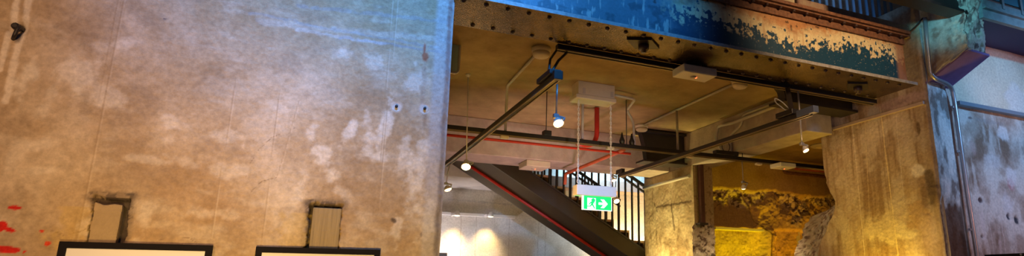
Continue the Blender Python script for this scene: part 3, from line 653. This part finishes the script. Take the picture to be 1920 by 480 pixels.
# ================================================================== PENDANT LAMPS
def point(loc, e, col, size=.1):
    ld = bpy.data.lights.new('lamp_fill_glow', 'POINT'); ld.energy = e; ld.color = col; ld.shadow_soft_size = size
    o = bpy.data.objects.new('lamp_fill_glow', ld); C.objects.link(o); o.location = W(loc); return o
def pendant(lab, top, lamp, aim=(0,0,-1), r=.036, bulbmat=BULBS, rodr=.0085, rodm=STEELC, glow=60, gcol=(1,.72,.36), ang=110):
    t = thing('pendant_spotlight', lab, 'spotlight', top, 'small spotlights hung on rods')
    lamp = Vector(lamp); top = Vector(top); ax = Vector(aim).normalized()
    hub = lamp - ax*.09; MB().tube([top, (top.x*.02+hub.x*.98, top.y*.02+hub.y*.98, hub.z+.01)], rodr, 8).build('rod', rodm, t)
    m = MB(); m.box(hub.x-.026, hub.x+.02, hub.y-.018, hub.y+.018, hub.z-.018, hub.z+.018); m.bar(hub, hub+Vector((.085, 0, -.012)), .02, .022); m.tube([hub+Vector((.078,0,-.012)), lamp+Vector((.035,0,.01))], .008, 8)
    m.build('bracket', STEELC, t, bevel=.003)
    MB().lathe([(r*.45, -.055), (r*.8, -.035), (r*1.08, -.004), (r*1.08, 0.006), (r*.98, .002)], lamp, ax, 18).build('lamp_head', WHITE, t)
    MB().lathe([(r*.97, 0), (r*.85, r*.28), (r*.5, r*.45), (1e-4, r*.5)], lamp, ax, 16).build('bulb', bulbmat, t)
    point(lamp+ax*.07, glow*.05, (1, .55, .16), .04)
    if glow:
        ld = bpy.data.lights.new('lamp_light', 'SPOT'); ld.energy = glow; ld.color = gcol; ld.spot_size = math.radians(ang); ld.spot_blend = .8; ld.shadow_soft_size = .03
        lo = bpy.data.objects.new('lamp_light', ld); C.objects.link(lo); lo.location = W(lamp+ax*(r+.02)); lo.rotation_euler = (ax).to_track_quat('-Z', 'Y').to_euler()
    return t
y = 7.12; c = onZ(877, 140, 2.5)
c1 = onY(873, 313, c[1])
p1 = pendant('brightest spotlight, hung on a long rod beside the left wall end', (c[0], c[1]-.02, 2.5), (c1[0], c[1]-.02, c1[2]), (-.15, -.55, -.8), .05, BULB, .007, CONDUIT, 90)
MB().lathe([(.03, 0), (.03, -.015), (.012, -.04)], (c[0], c[1]-.02, 2.5), (0,0,1), 12).build('ceiling_cup', CONDUIT, p1)
c1 = onY(1047, 231, 4.72); pendant('spotlight on a short rod under the near end of the slanting track', (onY(1045, 140, 4.72)[0], 4.72, 1.68), c1, (0.02, -.55, -.8), .042, BULB, .0085, STEELC, 60)
c1 = onY(1511, 282, 5.13); pendant('spotlight on a long bright rod near the right side of the opening', (onY(1496, 168, 5.13)[0], 5.13, 2.165), c1, (.1, -.45, -.85), .032, BULBS, .010, STEELC, 60)
c1 = onY(1394, 353, 7.25); pendant('small spotlight hung in front of the yellow-lit broken wall', (c1[0], 7.25, 1.8), c1, (.15, .2, -.9), .034, BULBS, .008, CONDUIT, 40)
c1 = onY(840, 355, 8.8); pendant('small spotlight half hidden by the left wall end', (c1[0], 8.8, 1.68), c1, (.3, -.2, -.9), .05, BULBS, .008, CONDUIT, 15)
c1 = onY(1151, 338, 8.58); pendant('spotlight at the far track end just above the exit sign', (c1[0], 8.58, 1.68), c1, (.1, -.4, -.9), .036, BULBS, .008, CONDUIT, 15)
c1 = onY(1156, 377, 9.4); pendant('spotlight glowing right behind the edge of the exit sign', (c1[0], 9.4, 1.93), c1, (0, -.6, -.7), .05, BULBS, .007, BLACK, 15)

# wall-mounted track with two spots on the far back wall
a, b = onY(820, 399, YF-.06), onY(966, 407, YF-.06)
wt = thing('wall_track', 'pale track on the far back wall carrying two small spotlights', 'track', (a[0], YF, a[2]))
MB().box(a[0]-1.2, b[0], YF-.09, YF-.0, (a[2]+b[2])/2-.03, (a[2]+b[2])/2+.03).build('rail', WHITE, wt, bevel=.004)
for x, y, lab in ((857, 404, 'left spotlight on the pale back wall track, washing the plaster yellow'), (920, 406, 'right spotlight on the pale back wall track beside the stair')):
    c = Vector(onY(x, y, YF-.28))
    t = thing('wall_spotlight', lab, 'spotlight', c, 'spotlights on the back wall track')
    MB().box(c.x-.09, c.x-.03, c.y, YF-.09, c.z+.0, c.z+.05).build('arm', WHITE, t, bevel=.006)
    ax = Vector((.02, .10, -1)).normalized()
    MB().lathe([(.03, -.10), (.055, -.03), (.062, 0)], c, ax, 16).build('lamp_head', WHITE, t); MB().lathe([(.055, 0), (.045, .014), (1e-4, .02)], c, ax, 14).build('bulb', BULBS, t)

# ================================================================== EXIT SIGN
YS = 6.75
mt = thing('sign_mounting_box', 'white junction box on the ceiling from which the exit sign hangs', 'box', (3.2, YS+.05, CZ))
a, b = onY(1085, 183, YS), onY(1151, 190, YS); zb = (a[2]+b[2])/2
MB().box(a[0]-.03, b[0]+.04, YS, YS+.24, zb-.01, zb+.05).build('lid', CREAM, mt, bevel=.012)
MB().box(a[0]+.0, b[0]+.02, YS+.01, YS+.22, zb+.05, CZ).build('housing', CREAM, mt, bevel=.006)
for x in (a[0]+.06, b[0]-.04): MB().box(x, x+.035, YS+.001, YS+.012, zb+.06, zb+.13).build('clip', CONDUIT, mt, bevel=.003)
sg = thing('exit_sign', 'green and white running man exit sign with arrow hanging on two chains', 'sign', (3.2, YS+.1, .9))
a, b = onY(1082, 346, YS), onY(1156, 350, YS); c = onY(1081, 363, YS)
hx0, hx1, hz1, hz0 = a[0], b[0], (a[2]+b[2])/2, onY(1118, 367, YS)[2]
MB().box(hx0, hx1, YS, YS+.13, hz0, hz1).build('housing', WHITE, sg, bevel=.006)
a, b, c = onY(1091.5, 362, YS+.06), onY(1147, 366, YS+.06), onY(1118, 394.5, YS+.06)
fx0, fx1, fz0, fz1 = a[0], b[0], c[2], hz0+.01
MB().box(fx0, fx1, YS+.055, YS+.075, fz0, fz1).build('panel', SIGNW, sg)
gw = fx1-fx0; gh = hz0-fz0
gx_0, gx_1, gz_0, gz_1 = fx0+.05*gw, fx1-.025*gw, fz0+.05*gh, fz1-.01
face = sg; yf = YS+.0535
MB().box(gx_0, gx_1, yf, YS+.055, gz_0, gz_1).build('green_field', GREEN, sg)
ww, hh = gx_1-gx_0, hz0-gz_0
G = lambda u, v: (gx_0+u*ww, yf-.001, gz_0+v*hh)
def flat(name, poly, m, y0=0.0):
    return MB().prism([(p[0], p[1]-y0, p[2]) for p in (G(u, v) for u, v in poly)], (0,0,0), (0,.0012,0)).build(name, m, sg)
flat('doorway', [(.125,.0),(.43,.0),(.43,.86),(.125,.86)], SIGNW)
flat('arrow', [(.53,.38),(.70,.38),(.60,.14),(.73,.14),(.87,.47),(.73,.80),(.60,.80),(.70,.56),(.53,.56)], SIGNW)
GR2 = GREEN; 
flat('running_man', [(.285,.60),(.345,.60),(.365,.52),(.41,.47),(.395,.44),(.345,.48),(.335,.38),(.375,.22),(.405,.06),(.375,.05),(.34,.18),(.30,.30),(.265,.28),(.245,.20),(.10,.20),(.10,.25),(.215,.26),(.25,.36),(.265,.46),(.235,.44),(.20,.34),(.17,.35),(.205,.47),(.24,.55)], GR2, .0012)
hd = MB(); q = G(.335, .69); hd.lathe([(.026, 0), (.026, .0012)], (q[0], q[1]-.0012, q[2]), (0,-1,0), 14); hd.build('running_man_head', GR2, sg)
for (x0, y0, x1, y1, lab) in ((1085, 186, 1086, 346, 'left'), (1145, 190, 1149, 350, 'right')):
    a, b = Vector(onY(x0, y0, YS+.05)), Vector(onY(x1, y1, YS+.05)); a.z = zb-.03; b.z = hz1+.03; b.x = a.x + (.0 if lab == 'left' else .0)
    n = 32; m = MB()
    d = (b-a)/n; ln = d.length
    for k in range(n):
        p = a + d*(k+.5); w_ = .016; h_ = ln*.78; rot = k % 2
        pts = []
        for j in range(13):
            an_ = 2*math.pi*j/12; u_ = w_*math.cos(an_); v_ = h_*math.sin(an_)
            pts.append(p + Vector((u_*(.85 if rot else .5), u_*(.5 if rot else .85), 0)) + Vector((0, 0, v_)))
        m.tube(pts, .0058, 6, cap=False)
    m.tube([b, b+Vector((.012,0,-.03))], .008, 6)
    m.build('chain', WHITE, sg)

# ================================================================== EMERGENCY LIGHT BOXES AND DETECTORS
def ebox(lab, x0, x1, y0, y1, z0, z1, led, topm=WHITE):
    t = thing('emergency_light', lab, 'emergency light', ((x0+x1)/2, (y0+y1)/2, z1), 'white emergency light boxes')
    MB().box(x0, x1, y0, y1, z0, z1).build('housing', topm, t, bevel=.012)
    MB().lathe([(.035, 0), (.03, .008), (.018, .012)], (led[0], led[1], z0), (0,0,-1), 14).build('lens', CONDUIT, t)
    MB().ball((led[0]+.03, led[1], z0-.002), .013, (0,0,-1), True, 10).build('indicator', LEDR, t)
    return t
zz = 2.08
d0, d1, a0 = onZ(1283, 133, zz), onZ(1336, 141, zz), onZ(1312, 154, zz)
ebox('white emergency light box fixed under the track at the middle of the girder', d0[0], d0[0]+.40, d0[1], a0[1]-.0, zz, zz+.085, onZ(1300, 144, zz))
a = onZ(978, 306, 1.9); b = onZ(1018, 310, 1.9)
ebox('pale emergency light box under the rear concrete beam by the stair', a[0]+.02, a[0]+.42, 9.1, 9.5, 1.83, 1.93, (a[0]+.2, 9.3), CREAM)
zz = 1.74
a, b, c = onZ(1464, 311.5, zz), onZ(1498, 313.5, zz), onZ(1450, 317, zz)
ebox('white emergency light box fixed under the long track near the yellow-lit broken wall', a[0], b[0], a[1], a[1]+.24, zz, 1.807, (a[0]+.14, a[1]+.12))
def detector(px_, py_, r, lab):
    c = onZ(px_, py_, CZ)
    t = thing('smoke_detector', lab, 'smoke detector', (c[0], c[1], CZ), 'round ceiling detectors')
    MB().lathe([(r, 0), (r, .03), (r*.93, .055)], (c[0], c[1], CZ), (0,0,-1), 28).build('base', CREAM, t)
    MB().lathe([(r*.9, .055), (r*.86, .09), (r*.7, .105), (1e-4, .108)], (c[0], c[1], CZ), (0,0,-1), 28).build('cap', CREAM, t)
    return c
dA = detector(1015, 90, .105, 'round cream detector near the hanging track cords')
dB = detector(1387, 150, .105, 'round cream detector behind the right half of the girder')
dC = detector(1203, 234, .105, 'round cream detector beyond the exit sign mounting box')
c = onZ(1540, 272, CZ)
t = thing('ceiling_vent', 'round ceiling fitting half hidden by the deep side of the opening', 'vent', (c[0], c[1], CZ)); MB().lathe([(.2, 0), (.2, .02), (.16, .04)], (c[0], c[1], CZ), (0,0,-1), 28).build('rim', CONDUIT, t); MB().lathe([(.1, .0), (.1, .05), (.04, .06)], (c[0], c[1], CZ), (0,0,-1), 24).build('disc', CREAM, t)

def conduit(name, lab, pts, r, m=CONDUIT, rad=.07, cat='conduit'):
    o = MB().tube(rounded(pts, rad), r, 12).build(name, m, None, base=pts[-1]); return tag(o, lab, cat)
zc = CZ-.018; zt = 1.88
e = onZ(955, 155, CZ)
conduit('ceiling_conduit', 'painted conduit from the left detector bending down to the long track', [(dA[0], dA[1]+.1, zc), (e[0], 7.32, zc), (e[0], 7.32, zt)], .018)
conduit('ceiling_conduit', 'painted conduit on the ceiling linking the two right-hand detectors', [(dB[0], dB[1]+.1, zc), (dC[0], dC[1]-.1, zc)], .018)
x = dB[0] + (dC[0]-dB[0])*(7.32-dB[1])/(dC[1]-dB[1])
conduit('drop_conduit', 'vertical conduit dropping from the detector line to the long track', [(x, 7.32, zc-.0), (x, 7.32, zt)], .017)
b = onY(1153, 176, 6.85)
conduit('drop_conduit', 'conduit leaving the sign mounting box and bending down to the track', [(b[0]+.02, 6.9, b[2]), (onY(1187, 180, 7.0)[0], 6.95, b[2]-.0), (onY(1189, 200, 7.0)[0]+.06, 7.32, b[2]-.05), (onY(1189, 200, 7.0)[0]+.16, 7.32, b[2]-.2), (onY(1190, 270, 7.32)[0], 7.32, zt)], .018, CONDUIT, .05)
q = onY(1092, 270, 7.32)
conduit('drop_conduit', 'vertical conduit behind the left exit sign chain', [(q[0], 7.32, CZ), (q[0], 7.32, zt)], .018)
conduit('beam_conduit', 'conduit along the long beam top turning down, the nearer of two', [(5.70-.0, 6.2, 2.44), (5.70, 7.0, 2.44), (5.70, 7.05, 2.3), (5.70, 7.32, 2.2), (5.70, 7.32, zt)], .02)
conduit('beam_conduit', 'conduit on the long beam turning down beside the black junction box', [(5.66, 5.9, 2.38), (5.66, 7.2, 2.36), (5.66, 7.55, 2.40), (5.66, 7.62, 2.2), (5.66, 7.42, zt)], .024)
t = thing('junction_box', 'dark junction box with a looped cable on the long black track', 'box', (5.6, 7.25, 1.87)); MB().box(5.35, 5.75, 7.2, 7.3, 1.868, 1.93).build('body', BLACK, t, bevel=.01)
MB().tube([(5.55+.07*math.cos(a), 7.24, 2.0+.08*math.sin(a)) for a in np.linspace(-1.2, 4.4, 20)], .006, 6).build('cable_loop', BLACK, t)
conduit('pier_conduit', 'pale conduit sloping along the side of the lit concrete pier', [(5.70, 8.44, 1.763), (5.70, 9.94, 1.763)], .03, CONDUIT)
a, b = onY(1337, 428, 9.86), onY(1428, 432, 9.86); zc2 = (a[2]+b[2])/2
o = MB().box(a[0], b[0], 9.78, 9.98, zc2-.025, zc2+.02).build('light_batten', WHITE, None, base=((a[0]+b[0])/2, 9.9, zc2), bevel=.004); tag(o, 'pale level strip on the broken yellow-lit wall', 'batten')
t = thing('rust_downpipe', 'dark rusty downpipe on the face of the lit pier', 'pipe', (5.80, 8.33, .98))
MB().box(5.78, 5.86, 8.25, 8.33, .97, 1.93).build('pipe', mat('dark_rust', (.10, .035, .03), .6, noise=.4), t, bevel=.012); MB().box(5.74, 5.9, 8.24, 8.36, .955, .985).build('foot_plate', DARKST, t)
# sprinkler pipes
c = onZ(1119, 200, CZ)
q = onY(1121, 255, 7.72)
conduit('sprinkler_pipe', 'bright red pipe dropping from the ceiling and curving behind the track', [(c[0], 7.72, CZ-.02), (c[0], 7.72, q[2]), (c[0]-.05, 7.72, q[2]-.12), (c[0]-.16, 7.72, q[2]-.16), (c[0]-.35, 7.6, q[2]-.17)], .035, REDP, .09, 'pipe')
conduit('sprinkler_pipe', 'thin red pipe running level just behind the long black track', [(1.0, 7.42, 1.785), (4.05, 7.42, 1.785)], .018, REDP, .05, 'pipe')
a = onZ(1170, 281, 1.80)
conduit('sprinkler_pipe', 'faded red pipe slanting back under the rear beam above the stair', [(a[0], a[1], 1.80), (a[0], 9.35, 1.80), (a[0], 9.37, 1.62)], .026, ORANGEP, .04, 'pipe')
a = onZ(1500, 313, 2.36)
conduit('sprinkler_pipe', 'thick rusty red pipe under the ceiling beyond the emergency box', [(a[0]-.1, a[1], 2.36), (11.6, a[1], 2.36)], .07, ORANGEP, .05, 'pipe')
conduit('sprinkler_pipe', 'thin dark red pipe below the thick rusty pipe', [(a[0]-.45, a[1], 2.34), (a[0]-.45, a[1]-.05, 2.2), (11.6, a[1]-.05, 2.2)], .035, RUST, .05, 'pipe')

# steel stubs on the opening side and by the pier
def stub(lab, x0, x1, y, z0, z1):
    t = thing('steel_stub', lab, 'steel beam', (x1, y, z0), 'dark steel beam stubs')
    MB().box(x0, x1, y-.14, y+.14, z0, z0+.03).build('lower_flange', DARKST, t); MB().box(x0-.06, x1, y-.14, y+.14, z1-.03, z1).build('upper_flange', DARKST, t)
    m = MB(); m.prism([(x0+.10, y-.06, z0+.03), (x1, y-.06, z0+.03), (x1, y-.06, z1-.03), (x0, y-.06, z1-.03), (x0+.03, y-.06, z1-.12), (x0+.07, y-.06, (z0+z1)/2)], (0,0,0), (0,.12,0)); m.build('web', DARKST, t)
    return t
stub('black steel beam stub jutting from the deep side of the opening below the girder', 5.10, 6.30, 5.62, 2.165, 2.49)
stub('black steel beam stub beside the top of the lit pier, behind the long track', 4.88, 5.70, 8.62, 1.95, 2.47)
c = onX(1520, 225, 6.0)
o = MB(); o.box(5.75, 6.29, 5.9, 6.02, 2.02, 2.045); o.box(6.1, 6.14, 5.92, 6.0, 2.045, 2.12); o = o.build('steel_angle', DARKST, None, base=(6.2, 5.96, 2.03)); tag(o, 'small dark steel shelf angle under the beam stub at the opening side', 'bracket')

# rounded panel hung behind the left wall end
a, b = onY(846, 47, 6.25), onY(861, 138, 6.25)
t = thing('edge_panel', 'grey rounded panel with teal light in its colour peeping out behind the left wall end', 'panel', (b[0]-.2, 6.25, b[2]))
m = MB(); x0, x1, z0, z1 = b[0]-.5, b[0]-.01, b[2], onY(861, 50, 6.25)[2]
pts = rounded([(x0, 6.25, z0), (x1, 6.25, z0), (x1, 6.25, z1), (x0, 6.25, z1)], .05)
m.prism(pts, (0,0,0), (0,.03,0)); m.build('board', PANEL_TEAL_LIT, t)
MB().tube(pts, .014, 8).build('rim', STEELC, t)

# ================================================================== STAIR
sl = .565; Y0, Y1 = 10.1, 11.5
zt_ = lambda x: 1.634*1.01 - sl*(x-3.949*1.01)     # top line of the near stringer
st = thing('staircase', 'dark steel staircase descending to the right behind the exit sign', 'stairs', (5.9, Y0, FL))
xa, xb = 1.2, 6.0
def stringer(y0, y1, dt, db):
    return MB().prism([(xa, y0, zt_(xa)+dt), (xb, y0, zt_(xb)+dt), (xb, y0, zt_(xb)-db), (xa, y0, zt_(xa)-db)], (0,0,0), (0, y1-y0, 0))
stringer(Y0, Y0+.05, 0, .30).build('stringer', STAIRM, st); stringer(Y1-.05, Y1, 0, .30).build('stringer', STAIRM, st)
MB().prism([(xa, Y0-.03, zt_(xa)+.02), (xb, Y0-.03, zt_(xb)+.02), (xb, Y0-.03, zt_(xb)-.012), (xa, Y0-.03, zt_(xa)-.012)], (0,0,0), (0,.08,0)).build('stringer_flange', DARKST, st)
MB().prism([(xa, Y0+.05, zt_(xa)-.26), (xb, Y0+.05, zt_(xb)-.26), (xb, Y0+.05, zt_(xb)-.30), (xa, Y0+.05, zt_(xa)-.30)], (0,0,0), (0, Y1-Y0-.1, 0)).build('underside', SOFFST, st)
k = 0; x = 2.3
while x < xb:
    m = MB(); m.box(x, x+.32, Y0+.05, Y1-.05, zt_(x)-.02, zt_(x)+.02); m.box(x+.30, x+.32, Y0+.05, Y1-.05, zt_(x)-.18, zt_(x)-.02)
    m.build('tread', mat('tread_timber', (.35, .22, .14), .6) if k == 0 else MATS['tread_timber'], st); k += 1; x += .32
for yy in (Y0+.02, Y1-.03):
    x = 3.2
    while x < xb:
        MB().box(x-.012, x+.012, yy-.02, yy+.02, zt_(x), zt_(x)+1.22).build('baluster', BLACK, st); x += .138
    for dz, h in ((1.22, .05), (1.10, .03)):
        MB().bar((xa, yy, zt_(xa)+dz), (xb, yy, zt_(xb)+dz), .05, h).build('handrail', BLACK, st)
a = onY(880, 318, 10.75); b = onY(1115, 480, 10.75)
zs = lambda x: zt_(x)-.33
MB().tube([(a[0], 10.85, zs(a[0])), (5.7, 10.85, zs(5.7))], .028, 10).build('red_pipe', REDP, st)
b = onZ(1039, 436, 1.0)
xx = 4.25; MB().tube([(xx+.06*math.cos(t), 10.95+.06*math.sin(t), zs(xx)+.02-.06*math.cos(t)*sl) for t in np.linspace(0, 6.28, 17)], .008, 6).build('ring_mark', CONDUIT, st)

# ================================================================== LIGHT
def spot(loc, tgt, e, col, ang, blend=.6, size=.15, name='room_spot'):
    ld = bpy.data.lights.new(name, 'SPOT'); ld.energy = e; ld.color = col; ld.spot_size = math.radians(ang); ld.spot_blend = blend; ld.shadow_soft_size = size
    o = bpy.data.objects.new(name, ld); C.objects.link(o); o.location = W(loc); d = W(tgt)-W(loc); o.rotation_euler = d.to_track_quat('-Z', 'Y').to_euler(); return o
WARM = (1, .62, .30); BLUE = (.22, .5, 1.0)
# hall lamps, with a few added fills
spot((-1.6, .3, 1.0), (-1.5, 4.5, .95), 265, (1, .56, .27), 60, 1.0, .25)        # warm wash on the left wall
spot((-.2, .5, -.9), (.15, 4.5, -.1), 430, (1, .63, .2), 54, 1.0, .25)          # warm lower wash
spot((.4, 1.2, 5.0), (.3, 4.5, 2.85), 1500, (.11, .38, 1.0), 50, .85, .2)         # blue stage lamp
spot((2.6, 1.2, 5.0), (2.2, 4.6, 2.7), 470, (.04, .36, 1.0), 34, .6, .2)         # blue lamp on the girder's left half
spot((4.5, 1.7, 3.1), (5.0, 4.6, 2.62), 210, (1, .60, .28), 50, .8, .15)         # warm lamp on the girder's right half
spot((7.4, 1.0, 3.0), (7.6, 4.5, 1.9), 260, (.24, .55, 1.0), 54, .9, .2)         # blue-violet lamp on the right wall
spot((8.0, 1.4, 1.2), (7.6, 4.5, .1), 60, (1, .45, .28), 70, .9, .2)
spot((7.6, 3.2, 1.6), (7.8, 4.5, 2.75), 14, (1, .5, .35), 80, .9, .1)
spot((3.6, 2.4, 2.5), (6.35, 4.15, 2.95), 180, (.2, .8, 1.0), 15, .7, .1)         # teal lamp on the bracket
spot((3.4, 7.0, -1.7), (3.4, 9.1, 2.15), 260, (1, .58, .62), 62, 1.0, .3)           # unseen uplight added inside the bay to brighten the rear beam pink
spot((2.2, .6, 1.3), (3.15, 6.75, 1.0), 950, (.18, .5, 1.0), 11, .8, .1)          # cool lamp picking out the exit sign
spot((2.6, .8, -.4), (3.3, 6.9, 1.75), 330, (1, .76, .66), 17, 1.0, .1)        # unseen soft fill added to brighten the sign chains and pipes
spot((2.6, 1.6, 1.0), (6.31, 5.2, 1.5), 50, (.95, .72, .78), 44, 1.0, .2)        # unseen dim fill added to cut the yellow on the deep side
# lamps and added fill inside the bay
for x, y, z, e in ((2.6, 6.6, .9, 8), (3.9, 6.7, .9, 8), (4.0, 8.2, .7, 4), (8.2, 8.0, 1.2, 9)): point((x, y, z), e, (1, .46, .04), .2)  # bare points added as amber fill, no fitting behind them
point((3.2, 6.93, .97), 4, (0, 1, .28), .06); point((2.2, 11.2, 1.5), 2.5, (1, .8, .6), .05)  # sign's green spill; second point added unseen to light the bulkhead
spot((5.85, 5.2, -.5), (6.31, 5.25, .45), 80, (1, .62, .04), 95, .9, .1)          # uplight at the foot of the reveal
spot((5.3, 8.95, -.45), (5.72, 9.05, .3), 230, (1, .76, .24), 95, .9, .1)          # uplight at the foot of the pier
spot((7.9, 8.9, -1.3), (7.75, 9.95, .4), 200, (1, .66, .0), 56, .9, .1)          # yellow uplights on the broken wall
spot((9.4, 8.9, -1.3), (9.3, 9.95, .3), 150, (1, .46, .01), 56, .9, .1)
for x in (857, 918):
    c = onY(x, 405, YF-.30); spot((c[0]+.02, c[1], c[2]-.09), (c[0]+.0, YF, c[2]-.9), 60, (1, .64, .22), 80, 1.0, .08)
spot((2.6, 12.6, .2), (3.4, 13.1, 1.7), 60, (.85, .76, .8), 120, .9, .2)
# stairwell lamps
spot((6.0, 11.9, 3.4), (6.4, 13.1, 2.6), 330, (.42, .75, 1.0), 120, .9, .2); spot((7.4, 11.9, .2), (7.2, 13.1, 1.1), 330, (1, .72, .34), 110, .9, .2)
spot((6.2, 6.4, 4.3), (6.0, 7.9, 3.3), 130, (.35, .5, .9), 110, .9, .2)
spot((5.2, 2.2, 3.6), (5.9, 5.2, 3.35), 110, (.15, .45, 1.0), 26, .8, .1)        # blue lamp catching the gallery railing

w = bpy.data.worlds.new('dim_hall'); bpy.context.scene.world = w; w.use_nodes = True
w.node_tree.nodes['Background'].inputs['Color'].default_value = (.35, .38, .55, 1); w.node_tree.nodes['Background'].inputs['Strength'].default_value = .06

# ================================================================== CAMERA
cam = bpy.data.cameras.new('camera'); co = bpy.data.objects.new('camera', cam); C.objects.link(co)
cam.sensor_fit = 'HORIZONTAL'; cam.sensor_width = 36; cam.lens = F/1920*36
cam.shift_x = (960-CX)/1920; cam.shift_y = (CY-240)/1920
R = Matrix((_r, _u, -_fw)).transposed()
co.matrix_world = Matrix.Translation((0, 0, EYE)) @ R.to_4x4()
cam.clip_start = .05
sc = bpy.context.scene; sc.camera = co
sc.view_settings.view_transform = 'Standard'; sc.view_settings.look = 'None'; sc.view_settings.gamma = 1; sc.view_settings.use_curve_mapping = False; sc.view_settings.exposure = 0
